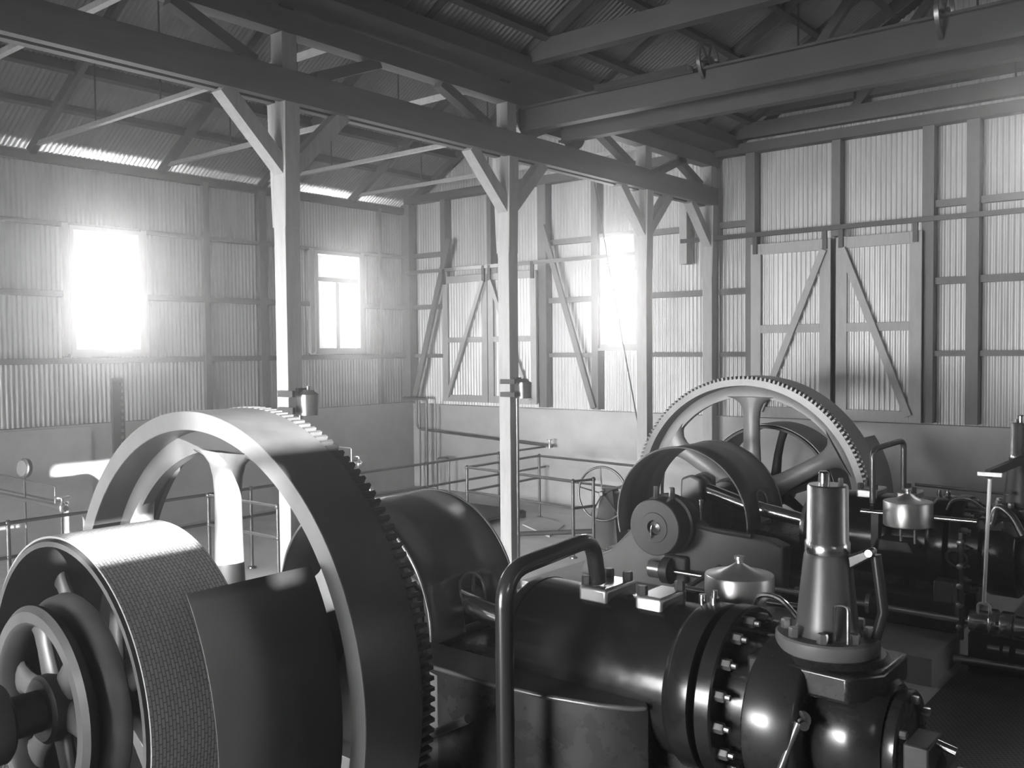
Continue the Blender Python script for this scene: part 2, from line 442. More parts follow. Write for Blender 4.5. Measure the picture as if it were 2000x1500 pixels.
# ------------------------------------------------------------------ columns and crane runway
CL = ['whitish timber crane column nearest the camera, rising behind the large toothed flywheel',
      'tall square crane column in mid hall with a round pot on its side',
      'crane column in front of the brightly lit end window, left of the far toothed flywheel',
      'crane column standing against the end wall left of the right double doors']
for i, (y, tl) in enumerate(((5.59, 0), (8.93, 1), (12.17, 2), (14.27, 3))):
    e = empty('runway_column', (PX, y, 0), CL[tl], 'column', 'timber columns carrying the crane runway')
    s = .088
    MB().box(PX-s, PX+s, y-s, y+s, 0, 6.04).build('shaft', 'timber', e, bevel=.006)
    mb = MB()
    for sg in (-1, 1):
        if y > 14 and sg == 1: continue
        mb.prism([V((PX-s-.075, y, 5.38)), V((PX-s, y, 5.38)), V((PX-s, y, 4.2)), V((PX-s-.02, y, 4.2))], (0, -s*.98, 0), (0, s*.98, 0))
        mb.prism([V((PX+s+.03, y, 5.38)), V((PX+s, y, 5.38)), V((PX+s, y, 4.2)), V((PX+s+.005, y, 4.2))], (0, -s*.98, 0), (0, s*.98, 0))
        break
    mb.build('packing_piece', 'timber', e)
    for sg in (-1, 1):
        if y > 14 and sg == 1: continue
        MB().bar((PX, y+sg*.70, 5.40), (PX, y+sg*.04, 4.75), .15, .14, side=(1, 0, 0)).build('knee_brace', 'timber', e)
        MB().bar((PX, y+sg*1.2, 6.04), (PX, y+sg*.35, 5.70), .12, .11, side=(1, 0, 0)).build('upper_brace', 'beam', e)
e = empty('crane_runway', (PX, 4, 5.38), 'long double timber crane beam running on the columns towards the end wall', 'beam')
MB().box(PX-.13, PX-.035, BY, 14.36, 5.38, 5.68).build('left_timber', 'beam', e)
MB().box(PX+.035, PX+.13, BY, 14.36, 5.38, 5.68).build('right_timber', 'beam', e)
MB().box(PX-.03, PX+.03, BY, 14.3, 5.68, 5.72).build('rail', 'dark', e)

# overhead travelling crane
e = empty('travelling_crane', (PX, 9.5, 5.7), 'dark overhead travelling crane bridge spanning from the crane beam to the right', 'crane')
for y in (9.25, 10.05):
    mb = MB()
    mb.box(PX+.02, RX-.2, y-.07, y+.07, 5.74, 5.765); mb.box(PX+.02, RX-.2, y-.07, y+.07, 6.02, 6.045); mb.box(PX+.02, RX-.2, y-.01, y+.01, 5.76, 6.03)
    mb.build('girder', 'crane', e)
for y in (9.40, 10.35):
    mb = MB().lathe((PX-.05, y, 5.92), (1, 0, 0), [(0, .22), (.03, .24), (.035, .21), (.1, .205), (.1, .0)], 32)
    w = mb.build('end_wheel', 'dark', e)
MB().box(PX-.13, PX-.07, 9.08, 10.6, 5.84, 6.02).build('end_carriage', 'dark', e)
MB().tube([(PX+.1, 9.55, 6.10), (RX-.3, 9.55, 6.10)], .03, 10).build('cross_shaft', 'pipe', e)
MB().tube([(PX+.3, 9.75, 6.02), (RX-.3, 9.75, 6.02)], .022, 8).build('cross_shaft', 'pipe', e)
MB().box(-6.1, -4.9, 8.97, 9.10, 5.98, 6.04).build('girder_strip', 'steel', e)
def chain_wheel(x, y, z, r):
    mb = MB().ringsolid((x, y, z), (1, 0, 0), [(-.02, r), (.02, r), (.02, r-.03), (-.02, r-.03)], 40)
    for k in range(6):
        a = k*PI/3+.2
        mb.bar((x, y, z), (x, y+math.cos(a)*(r-.02), z+math.sin(a)*(r-.02)), .018, .025)
    mb.lathe((x-.04, y, z), (1, 0, 0), [(0, .001), (0, .05), (.08, .05), (.08, .001)], 14)
    return mb.build('chain_wheel', 'pipe', e)
chain_wheel(-4.85, 9.35, 6.14, .24)
chain_wheel(-2.42, 9.35, 6.1, .30)
tag(MB().tube([(-9.55, EY-.5, 6.1), (-9.25, EY-.5, 4.6), (-8.98, EY-.5, 3.3), (-8.62, EY-.5, 1.6), (-8.6, EY-.5, 1.15)], .012, 6).build('hanging_rope', 'dark'),
    'thin dark rope hanging slantwise in front of the bright end window', 'rope')

# round pots on the columns
for k, (y, z) in enumerate(((5.64, 2.52), (8.97, 2.53))):
    e = empty('junction_pot', (PX+.2, y, z), ['round metal pot bolted to the column behind the near flywheel', 'round metal pot bolted to the mid hall column at shoulder height'][k], 'pot', 'metal pots on the columns')
    x = PX+.19
    MB().lathe((x, y+.02, z-.13), (0, 0, 1), [(0, .001), (0, .095), (.2, .10), (.21, .085), (.24, .05), (.245, .015), (.28, .015), (.28, .001)], 28).build('body', 'pipe', e)
    MB().box(PX+.085, PX+.13, y-.05, y+.05, z-.10, z+.13).build('bracket', 'dark', e)
    for zz in (z-.11, z+.05):
        MB().box(PX-.03, PX+.2, y-.175, y-.142, zz, zz+.06).build('clip', 'dark', e)
    MB().tube([(PX+.10, y-.01, z-.13), (PX+.10, y-.01, .3)], .014, 8).build('conduit', 'pipe', e)

# ------------------------------------------------------------------ engines
SX, SZ = -5.3, 1.01     # shaft line
def engine(yc, m, label):
    E = empty('gas_engine', (SX, yc, 0), label, 'engine', 'horizontal gas engines')
    P = lambda x, v, z: V((x, yc+m*v, z))
    def bx(mb, x0, x1, v0, v1, z0, z1):
        a, b = sorted((yc+m*v0, yc+m*v1)); return mb.box(x0, x1, a, b, z0, z1)
    # bed: two cheeks joined by a bottom slab
    def cheek(v0, v1):
        prof = [(-6.55, .25), (-6.5, .42), (-6.1, .60), (-5.75, .95), (-5.62, 1.08), (-5.0, 1.08), (-4.9, .99), (-4.1, .95), (-3.95, .90), (-3.95, .25)]
        return MB().prism([P(x, v0, z) for x, z in prof], (0, 0, 0), (0, m*(v1-v0), 0))
    cheek(-.72, -.50).build('bed_cheek', 'bedpaint', E, bevel=.025, seg=3)
    cheek(.50, .72).build('bed_cheek', 'bedpaint', E, bevel=.025, seg=3)
    bx(MB(), -6.3, -2.3, -.55, .55, .25, .58).build('bed', 'guard', E, bevel=.03)
    # raised rib / ledge on the outer cheek
    for v in (-.72, .72):
        pts = [P(-5.0, v, 1.02), P(-4.6, v, .985), P(-4.3, v, .975)]
        MB().tube(pts, .03, 8).build('bed_rib', 'guard', E)
    # cradle beneath the cylinder, its top edge a pointed lip
    lip = [(-4.5, -.74), (-3.7, -.76), (-3.25, -.71), (-2.92, -.63), (-2.74, -.55), (-2.68, -.49), (-2.72, -.44), (-3.0, -.40), (-4.5, -.40)]
    MB().prism([P(x, v, 0) for x, v in lip], (0, 0, .965), (0, 0, .995)).build('cradle_lip', 'pipe', E, bevel=.014, seg=3)
    MB().prism([P(x+(-.02 if x > -3.3 else 0), v+.03, 0) for x, v in lip[:6]]+[P(-2.85, .3, 0), P(-4.5, .3, 0)], (0, 0, .25), (0, 0, .966)).build('cradle', 'black', E)
    # main bearings
    for v0, v1, nm in ((.70, 1.06, 'main_bearing'), (-.95, -.70, 'main_bearing')):
        mb = MB().lathe(P(SX, v0, SZ), (0, m, 0), [(0, .001), (0, .345), (.10, .345), (.11, .315), (v1-v0-.01, .315), (v1-v0, .305), (v1-v0, .17), (v1-v0+.008, .165), (v1-v0+.008, .085), (v1-v0-.05, .08), (v1-v0-.05, .001)], 40)
        b = mb.build(nm, 'guard', E)
        MB().lathe(P(SX+.02, v1-.05, SZ), (0, m, 0), [(0, .001), (0, .05), (.04, .05), (.045, .03), (.05, .001)], 16).build('end_nut', 'pipe', b)
        MB().tube([P(SX-.02, v1+.005, SZ+.02), P(SX-.02, v1+.035, SZ-.03), P(SX-.02, v1+.035, SZ-.12)], .011, 8).build('oil_pipe', 'steel', b)
    for v in (.60, .76):
        c = MB().lathe(P(SX, v-.08, SZ), (0, m, 0), [(0, .001), (0, .29), (.16, .29), (.16, .001)], 40).build('bearing_cap', 'guard', E)
    for x in (SX-.1, SX+.1):
        mb = MB().hexbolt(P(x, .84, SZ+.30), (0, 0, 1), .034, .13); mb.build('cap_bolt', 'steel', E)
    for x in (SX+.33,):
        MB().tube([P(x, .60, 1.05), P(x, .60, 1.26)], .018, 8).build('oil_cup_stem', 'steel', E)
        MB().lathe(P(x, .60, 1.2), (0, 0, 1), [(0, .001), (0, .03), (.09, .03), (.1, .001)], 12).build('oil_cup', 'steel', E)
    # crank webs + big end + connecting rod
    MB().lathe(P(SX, -.34, SZ), (0, m, 0), [(0, .001), (0, .30), (.12, .30), (.12, .001)], 36).build('crank_disc', 'rimface', E)
    for v in (-.18, .14):
        a = math.radians(100)
        MB().prism([P(SX+dx, v, SZ+dz) for dx, dz in ((-.17, -.35), (.17, -.35), (.13, .45), (0, .50), (-.13, .45))], (0, 0, 0), (0, m*.09, 0)).build('crank_web', 'rim', E, bevel=.03)
    MB().lathe(P(SX-.02, -.09, SZ+.30), (0, m, 0), [(0, .001), (0, .15), (.04, .17), (.18, .17), (.22, .15), (.22, .001)], 30).build('big_end', 'rimface', E)
    MB().tube([P(SX+.1, .02, SZ+.29), P(-4.7, .02, SZ+.17), P(-3.7, .02, SZ+.03)], [.10, .085, .07], 20).build('connecting_rod', 'steel', E)
    # cylinder
    MB().lathe(P(-3.86, 0, SZ), (1, 0, 0), [(0, .001), (0, .40), (.02, .445), (.05, .455), (.10, .455), (.10, .45), (1.25, .45), (1.25, .001)], 72).build('cylinder_jacket', 'jacket', E)
    bx(MB(), -2.8, -2.3, -.28, .28, .25, .9).build('cylinder_foot', 'black', E, bevel=.04)
    MB().lathe(P(-3.92, 0, SZ), (1, 0, 0), [(0, .20), (0, .36), (.06, .38), (.08, .38), (.08, .20)], 48).build('cylinder_mouth', 'steel', E)
    f = MB().lathe(P(-2.62, 0, SZ), (1, 0, 0), [(0, .001), (0, .45), (.03, .475), (.05, .485), (.17, .485), (.18, .47), (.18, .001)], 72).build('cylinder_flange', 'jacket', E)
    f2 = MB().lathe(P(-2.40, 0, SZ), (1, 0, 0), [(0, .001), (0, .49), (.01, .50), (.09, .50), (.10, .49), (.10, .001)], 72).build('head_flange', 'jacket', E)
    for k in range(16):
        a = 2*PI*k/16+.12
        q = P(-2.30, .435*math.cos(a), SZ+.435*math.sin(a))
        MB().hexbolt(q, (1, 0, 0), .032, .055).tube([q, q+V((.085, 0, 0))], .016, 8).build('flange_nut', 'bolt', f2)
    # pads with bolts on top of the jacket
    for x, w in ((-3.27, .17), (-2.88, .15)):
        zt = SZ+.50
        p = bx(MB(), x-w*.62, x+w*.62, -w*1.05, w*1.05, SZ+.40, zt).build('jacket_pad', 'pot', E, bevel=.02, seg=3)
        for sx, sv in ((-.6, -.7), (.5, .75), (-.55, .75)) if x < -3 else ((-.5, -.8), (.5, .8)):
            q = P(x+sx*w*.8, sv*w, zt-.06)
            MB().lathe(q, (0, 0, 1), [(0, .001), (0, .036), (.045, .036), (.055, .03), (.055, .001)], 16).hexbolt(q+V((0, 0, .05)), (0, 0, 1), .033, .065).build('pad_bolt', 'dark', p)
    # cylinder head body
    MB().lathe(P(-2.30, 0, SZ), (1, 0, 0), [(0, .001), (0, .36), (.14, .36), (.16, .38), (.16, .001)], 48).build('head_neck', 'black', E)
    MB().lathe(P(-2.14, -.06, SZ-.03), (1, 0, 0), [(0, .001), (0, .40), (.02, .43), (.05, .435), (.27, .435), (.29, .42), (.30, .39), (.30, .001)], 64).build('head_barrel', 'black', E)
    MB().lathe(P(-1.84, 0, SZ-.05), (1, 0, 0), [(0, .001), (0, .30), (.04, .33), (.12, .35), (.21, .355), (.31, .335), (.36, .28), (.36, .001)], 56).build('valve_chest', 'black', E)
    c = MB().lathe(P(-1.48, 0, SZ-.06), (1, 0, 0), [(0, .001), (0, .265), (.015, .275), (.06, .275), (.07, .265), (.07, .22), (.05, .215), (.05, .001)], 56).build('chest_cover', 'black', E)
    for k in range(6):
        a = 2*PI*k/6+.5
        MB().hexbolt(P(-1.415, .235*math.cos(a), SZ-.06+.235*math.sin(a)), (1, 0, 0), .022, .04).build('cover_nut', 'bolt', c)
    # top pad and flange below the tower
    TX = -1.85
    MB().prism([P(x, v, 0) for x, v in ((-2.18, -.30), (-1.62, -.33), (-1.50, -.15), (-1.50, .25), (-2.18, .3))], (0, 0, 1.20), (0, 0, 1.345)).build('head_top', 'black', E, bevel=.02, seg=3)
    MB().lathe(P(TX+.02, 0, 1.20), (0, 0, 1), [(0, .001), (0, .31), (.14, .31), (.17, .28), (.17, .001)], 48).build('tower_seat', 'black', E)
    t = MB().lathe(P(TX, 0, 1.37), (0, 0, 1), [(0, .001), (0, .265), (.01, .272), (.075, .272), (.085, .262), (.085, .001)], 56).build('tower_flange', 'bedpaint', E)
    for k in range(8):
        a = 2*PI*k/8+.25
        MB().hexbolt(P(TX+.215*math.cos(a), .215*math.sin(a), 1.455), (0, 0, 1), .030, .05).build('tower_nut', 'bolt', t)
    MB().lathe(P(TX, 0, 1.45), (0, 0, 1), [(0, .001), (0, .185), (.03, .172), (.06, .162), (.42, .125), (.44, .118), (.44, .001)], 40).build('valve_tower', 'guard', E)
    MB().lathe(P(TX, 0, 1.89), (0, 0, 1), [(0, .001), (0, .117), (.012, .120), (.06, .118), (.07, .110), (.36, .107), (.37, .10), (.37, .001)], 40).build('spring_casing', 'steel', E)
    MB().lathe(P(TX-.02, 0, 2.26), (0, 0, 1), [(0, .001), (0, .03), (.06, .03), (.07, .02), (.07, .001)], 16).build('valve_stem', 'steel', E)
    for dx in (-.05, .06):
        MB().hexbolt(P(TX+dx, .03, 2.26), (0, 0, 1), .014, .035).build('casing_screw', 'bolt', E)
    # side bracket and pull rod beside the tower
    br = MB().prism([P(TX+.10, .0, 2.0-.12), P(TX+.24, .0, 1.95), P(TX+.25, .0, 1.90), P(TX+.10, .0, 1.80)], (0, -.022, 0), (0, .022, 0)).build('tower_bracket', 'black', E, bevel=.01)
    MB().tube([P(TX+.23, -.04, 1.92), P(TX+.23, .04, 1.92)], .02, 10).build('bracket_pin', 'bolt', br)
    MB().tube([P(TX+.24, .05, 1.9), P(TX+.28, .05, 1.6), P(TX+.24, .05, 1.45)], .028, 10).build('pull_rod', 'tube', E)
    MB().tube(rounded([P(TX+.10, -.17, 1.46), P(TX+.10, -.17, 1.66), P(TX+.17, -.16, 1.66), P(TX+.17, -.16, 1.46)], .03), .010, 8).build('lifting_loop', 'steel', E)
    # cock lever low on the outer side of the head
    lv = MB().lathe(P(-1.86, -.36, 1.10), (.55, -.83*m, 0), [(0, .001), (0, .05), (.05, .05), (.05, .03), (.09, .03), (.09, .024), (.13, .024), (.13, .001)], 20).build('cock', 'steel', E)
    MB().tube([P(-1.83, -.44, 1.10), P(-1.86, -.47, 1.0), P(-1.90, -.50, .86)], [.024, .016, .020], 10).build('cock_handle', 'pipe', lv)
    # ignition gear at the front corner of the chest
    ig = bx(MB(), -1.38, -1.26, -.25, .0, .83, 1.05).build('igniter_box', 'dark', E, bevel=.01)
    MB().tube([P(-1.26, -.1, 1.03), P(-1.17, -.1, 1.01)], .022, 10).build('igniter_pin', 'steel', ig)
    MB().bar(P(-1.33, -.42, .80), P(-1.22, .0, .96), .10, .012).build('igniter_plate', 'steel', ig)
    # lay shaft on the inner side with its collars, cams and gear case
    v = .78; zs = .48
    MB().tube([P(-5.35, v, zs), P(-1.3, v, zs-.02)], .035, 14).build('lay_shaft', 'steel', E)
    for x, r, w in ((-5.50, .11, .14), (-5.33, .15, .1), (-4.75, .055, .05), (-4.70, .07, .03), (-3.78, .055, .06), (-3.72, .07, .03), (-3.05, .10, .13)):
        MB().lathe(P(x, v, zs), (1, 0, 0), [(0, .001), (0, r), (w, r), (w, .001)], 26).build('shaft_collar', 'steel' if x != -5.33 else 'dark', E)
    MB().lathe(P(-3.0, v, zs), (1, 0, 0), [(0, .001), (0, .13), (.08, .13), (.08, .001)], 26).build('bearing_bracket', 'dark', E)
    bx(MB(), -5.35, -5.05, .5, .78, .35, .66).build('gear_case', 'guard', E, bevel=.03)
    for x, r, w in ((-2.12, .10, .16), (-1.95, .13, .06), (-1.86, .125, .10), (-1.75, .10, .22), (-1.50, .12, .10), (-1.38, .085, .10)):
        MB().lathe(P(x, v, zs), (1, 0, 0), [(0, .001), (0, r*.95), (.01, r), (w-.01, r), (w, r*.95), (w, .001)], 30).build('cam_drum', 'steel', E)
    for x, r, w in ((-1.95, .035, .10), (-1.82, .05, .05), (-1.72, .04, .22)):
        MB().lathe(P(x, v+.1, zs-.20), (1, 0, 0), [(0, .001), (0, r), (w, r), (w, .001)], 20).build('cam_roller', 'steel', E)
    MB().tube([P(-2.25, v+.02, .10), P(-1.65, v+.02, .12)], .045, 14).build('lower_shaft', 'steel', E)
    bx(MB(), -2.15, -1.55, .45, .75, .02, .35).build('gear_support', 'dark', E, bevel=.02)
    # oil dish on the jacket
    d = MB().lathe(P(-2.70, .70, 1.27), (0, 0, 1), [(0, .001), (0, .21), (.012, .225), (.232, .225), (.242, .22), (.250, .16), (.262, .12), (.285, .075), (.305, .04), (.315, .026), (.335, .024), (.34, .034), (.36, .034), (.365, .001)], 56).build('oil_pot', 'pot', E)
    for dx in (-.07, .06):
        MB().tube([P(-2.70+dx, .68, 1.10), P(-2.70+dx, .68, 1.28)], .012, 8).build('dish_leg', 'steel', d)
    MB().prism([P(-3.05, .4, 1.0), P(-2.65, .4, 1.0), P(-2.70, .4, 1.11), P(-3.0, .4, 1.11)], (0, 0, 0), (0, m*.3, 0)).build('dish_stand', 'dark', E, bevel=.01)
    bx(MB(), -2.44, -2.27, .62, .80, .60, .80).build('trip_housing', 'pipe', E, bevel=.01)
    tl = MB().bar(P(-2.18, .84, .30), P(-2.20, .80, 1.28), .05, .03).build('trip_link', 'dark', E)
    for z_ in (.42, .62, .80, .98, 1.2):
        MB().lathe(P(-2.19, .84, z_), (0, m, 0), [(0, .001), (0, .028), (.05, .028), (.055, .02), (.055, .001)], 12).build('link_pin', 'bolt', tl)
    MB().tube(rounded([P(-2.44, .34, 1.40), P(-2.40, .34, 1.50), P(-2.25, .30, 1.52), P(-2.12, .26, 1.42)], .08, 6), .016, 8).build('starting_lever', 'steel', E)
    MB().tube([P(-2.30+.09*math.cos(k*PI/12), .55+.05*math.sin(k*PI/12), .98+.09*math.sin(k*PI/12)) for k in range(25)], .014, 8).build('valve_ring', 'pipe', E)
    # thin control rod along the inner top with its post
    MB().tube([P(-3.16, .66, 1.36), P(-2.1, .66, 1.37)], .024, 12).build('control_rod', 'steel', E)
    MB().box(-3.05, -2.98, min(yc+m*.60, yc+m*.70), max(yc+m*.60, yc+m*.70), 1.0, 1.36).build('rod_post', 'guard', E)
    MB().bar(P(-3.06, .66, 1.37), P(-2.96, .95, 1.48), .03, .02).build('rod_arm', 'guard', E)
    # arched inlet pipe over the chest rear
    MB().tube(rounded([P(-2.05, .33, 1.30), P(-2.0, .33, 1.50), P(-1.85, .42, 1.42), P(-1.75, .48, 1.25)], .12, 8), .035, 12).build('inlet_pipe', 'steel', E)
    # jacket eye bolts near the flange
    mb = MB().lathe(P(-2.52, .0, SZ+.475), (0, 0, 1), [(0, .001), (0, .03), (.05, .03), (.05, .018), (.09, .018), (.09, .001)], 14)
    mb.lathe(P(-2.60, .0, SZ+.47), (0, 0, 1), [(0, .001), (0, .022), (.06, .022), (.06, .001)], 12)
    mb.build('jacket_cock', 'steel', E)
    return E, P

E1, P1 = engine(4.93, 1, 'nearest gas engine with its black cylinder and bolted head in the right foreground')
E2, P2 = engine(9.98, -1, 'farther gas engine standing before the far flywheel, its valve gear facing us')
# water outlet pipe of the near engine
tag(MB().tube(rounded([(-3.30, 3.93, 0), (-3.30, 3.93, 1.76), (-3.30, 4.80, 1.81), (-3.30, 4.86, 1.52)], .20, 8), .052, 20).build('water_outlet_pipe', 'tube'),
    'thick dark bent pipe rising beside the near cylinder and turning down onto it', 'pipe')
e = empty('barring_handle', (-4.3, 3.97, .1), 'loose dark iron bar slanting up in the dark at the bottom edge', 'bar')
MB().tube([(-4.50, 3.97, .33), (-4.44, 3.97, .37), (-3.62, 3.97, .84)], [.03, .022, .028], 12).build('bar', 'pipe', e)
MB().lathe((-4.50, 3.97, 0), (0, 0, 1), [(0, .001), (0, .05), (.30, .04), (.36, .03), (.36, .001)], 14).build('socket', 'pipe', e)

# crank guards
def crank_guard(yc, m, label):
    e = empty('crank_guard', (SX, yc, .3), label, 'guard', 'arched crank guards of the engines')
    R0, hw = .84, .47
    mb = MB(); n = 64
    cols = []
    a0, a1 = math.radians(-12), math.radians(196)
    for i in range(n+1):
        a = a0+(a1-a0)*i/n
        cols.append([V((SX+R0*math.cos(a), yc+m*v, SZ+R0*math.sin(a))) for v in (-hw, -.13, .13, hw)])
    vs = [[mb.bm.verts.new(p) for p in c] for c in cols]
    for i in range(n):
        am = math.degrees(a0+(a1-a0)*(i+.5)/n)
        for j in range(3):
            if j == 1 and 0 < am < 23: continue
            f = mb.bm.faces.new((vs[i][j], vs[i+1][j], vs[i+1][j+1], vs[i][j+1])); f.smooth = True
    g = mb.build('shell', 'guard', e)
    so = g.modifiers.new('s', 'SOLIDIFY'); so.thickness = .012; so.offset = 0
    for v in (-hw, hw):
        pts = [V((SX+(R0+.004)*math.cos(a0+(a1-a0)*i/n), yc+m*v, SZ+(R0+.004)*math.sin(a0+(a1-a0)*i/n))) for i in range(n+1)]
        MB().tube(pts, .011, 8).build('rim_bead', 'rimface', e)
    # slot moulding
    pts = []
    for k in range(25):
        t = k/24*PI
        a = math.radians(17)+.09*math.sin(t)*1.6; v = -.13*math.cos(t)
        pts.append(V((SX+(R0+.006)*math.cos(a), yc+m*v, SZ+(R0+.006)*math.sin(a))))
    pts = [V((SX+(R0+.006)*math.cos(math.radians(-2)), yc-m*.13, SZ+(R0+.006)*math.sin(math.radians(-2))))]+pts+[V((SX+(R0+.006)*math.cos(math.radians(-2)), yc+m*.13, SZ+(R0+.006)*math.sin(math.radians(-2))))]
    MB().tube(pts, .010, 8).build('slot_edge', 'rimface', e)
    return e
crank_guard(4.99, 1, 'large dark arched crank guard between the near flywheel and the near cylinder')
crank_guard(9.96, -1, 'shiny arched crank guard of the far engine, open at the front side')

# ------------------------------------------------------------------ flywheels
def flywheel(y0, y1, tooth_side, label):
    """y0<y1 faces ; tooth_side = 'near' (low y) or 'far'"""
    yc = (y0+y1)/2; w = y1-y0; Rr = 1.62
    e = empty('flywheel', (SX, yc, SZ), label, 'flywheel', 'spoked flywheels with barring teeth')
    s = 1 if tooth_side == 'near' else -1
    yt = y0 if s == 1 else y1
    O = V((SX, yt, SZ)); ax = V((0, s, 0))
    # rim
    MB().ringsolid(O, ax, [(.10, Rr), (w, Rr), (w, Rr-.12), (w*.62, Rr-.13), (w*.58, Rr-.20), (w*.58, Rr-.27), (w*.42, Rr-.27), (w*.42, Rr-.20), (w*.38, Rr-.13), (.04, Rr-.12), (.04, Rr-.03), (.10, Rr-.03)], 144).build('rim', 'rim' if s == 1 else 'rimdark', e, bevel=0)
    # pale ring carrying the barring teeth
    MB().ringsolid(O, ax, [(0, Rr-.035), (.10, Rr-.035), (.10, Rr-.118), (0, Rr-.118)], 144).build('face_ring', 'rimface', e)
    if s == -1:
        MB().ringsolid(V((SX, y0, SZ)), V((0, 1, 0)), [(-.004, Rr-.002), (.003, Rr-.002), (.003, Rr-.118), (-.004, Rr-.118)], 144).build('face_ring', 'ringdark', e)
    mb = MB(); N = 168
    for k in range(N):
        a = 2*PI*k/N
        u = V((math.cos(a), 0, math.sin(a))); tg = V((-math.sin(a), 0, math.cos(a)))
        c0 = O+u*(Rr-.04)
        vs = []
        for h in (0.005, .098):
            for r_, t_ in ((0, -.017), (0, .017), (.045, .011), (.045, -.011)):
                vs.append(mb.bm.verts.new(c0+ax*h+u*r_+tg*t_))
        mb.bm.faces.new(vs[:4]); mb.bm.faces.new(vs[4:][::-1])
        for i in range(4): mb.bm.faces.new((vs[i], vs[4+i], vs[4+(i+1) % 4], vs[(i+1) % 4]))
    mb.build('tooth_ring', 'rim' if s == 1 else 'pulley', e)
    # spokes, flared at both ends, elliptical section
    for k in range(6):
        a = PI/2+k*PI/3
        u = V((math.cos(a), 0, math.sin(a))); tg = V((-math.sin(a), 0, math.cos(a)))
        rings = []
        for r_, wd, dp in ((.22, .20, .12), (.34, .15, .10), (.5, .125, .085), (.8, .112, .078), (1.05, .108, .075), (1.18, .125, .08), (1.26, .165, .085), (1.31, .24, .09), (1.345, .38, .09)):
            rings.append([V((SX, yc, SZ))+u*r_+tg*(wd*math.cos(2*PI*j/20))+V((0, dp*math.sin(2*PI*j/20), 0)) for j in range(20)])
        MB().rings(rings).build('spoke', 'spoke', e)
    MB().lathe((SX, yc-.24, SZ), (0, 1, 0), [(0, .001), (0, .24), (.03, .27), (.45, .27), (.48, .24), (.48, .001)], 48).build('hub', 'spoke', e)
    if s == -1:
        MB().tube([(SX, 1.2, SZ), (SX, 4.7, SZ)], .115, 28).build('crankshaft', 'pulley', e)
        MB().lathe((SX, 1.75, SZ), (0, 1, 0), [(0, .001), (0, .2), (.03, .22), (.30, .22), (.32, .20), (.32, .13), (.34, .13), (.34, .001)], 36).build('shaft_collar', 'pulley', e)
    else:
        MB().tube([(SX, 10.2, SZ), (SX, 13.9, SZ)], .115, 28).build('crankshaft', 'pulley', e)
    return e
flywheel(3.24, 3.76, 'far', 'huge dark spoked flywheel at left with sunlit rim and teeth on its far edge')
flywheel(11.16, 11.68, 'near', 'far grey spoked flywheel with fine teeth on its near edge, before the right doors')

def belt_pulley(y0, y1, label, blabel, R0=.935):
    e = empty('belt_pulley', (SX, (y0+y1)/2, SZ), label, 'pulley', 'wide belt pulleys')
    w = y1-y0
    MB().ringsolid((SX, y0, SZ), (0, 1, 0), [(0, R0-.01), (w/2, R0), (w, R0-.01), (w, R0-.04), (w/2, R0-.05), (0, R0-.04)], 96).build('rim', 'pulley', e)
    for k in range(6):
        a = .35+k*PI/3
        u = V((math.cos(a), 0, math.sin(a))); tg = V((-math.sin(a), 0, math.cos(a)))
        rings = []
        for i, r_ in enumerate((.15, .3, .5, .7, .85, .92)):
            c = V((SX, y0+w/2, SZ))+u*r_+tg*(.06*math.sin(r_*3))
            wd = (.09, .07, .06, .055, .06, .10)[i]
            rings.append([c+tg*(wd*math.cos(2*PI*j/12))+V((0, .035*math.sin(2*PI*j/12), 0)) for j in range(12)])
        MB().rings(rings).build('spoke', 'pulley', e)
    MB().lathe((SX, y0+.1, SZ), (0, 1, 0), [(0, .001), (0, .2), (w-.2, .2), (w-.2, .001)], 32).build('hub', 'pulley', e)
    # belt lying over it
    mb = MB(); n = 72; rr = R0+.006; th = .012
    path = [(SX-rr-.16, -.9)]
    for i in range(n+1):
        a = math.radians(188)-math.radians(188+8)*i/n
        path.append((SX+rr*math.cos(a), SZ+rr*math.sin(a)))
    path.append((SX+rr-.28, -.9))
    acc = 0; L = [0]
    for p, q in zip(path, path[1:]): acc += math.dist(p, q); L.append(acc)
    va = [];
    yy0, yy1 = y0+.015, y1-.015
    for i, p in enumerate(path):
        d = V((p[0]-SX, 0, p[1]-SZ)).normalized()
        if i in (0,): d = V((-1, 0, 0))
        if i == len(path)-1: d = V((1, 0, 0))
        b = V((p[0], 0, p[1]))
        va.append([mb.bm.verts.new(b+V((0, yy0, 0))), mb.bm.verts.new(b+V((0, yy1, 0))), mb.bm.verts.new(b+d*th+V((0, yy1, 0))), mb.bm.verts.new(b+d*th+V((0, yy0, 0)))])
    uv = mb.bm.loops.layers.uv.new('UVMap')
    for i in range(len(va)-1):
        for j in range(4):
            f = mb.bm.faces.new((va[i][j], va[i][(j+1) % 4], va[i+1][(j+1) % 4], va[i+1][j])); f.smooth = (j in (0, 2))
            for l, li in zip(f.loops, (i, i, i+1, i+1)):
                l[uv].uv = (L[li], l.vert.co.y)
    mb.bm.faces.new(va[0]); mb.bm.faces.new(va[-1][::-1])
    o = mb.build('drive_belt', 'belt')
    tag(o, blabel, 'belt', 'wide stitched drive belts')
    return e
belt_pulley(2.385, 3.05, 'large belt pulley left of the near flywheel under a wide stitched belt', 'wide pale stitched canvas belt running over the pulley at the lower left')
belt_pulley(11.87, 12.52, 'belt pulley seen through the spokes of the far flywheel', 'wide belt over the pulley behind the far flywheel')

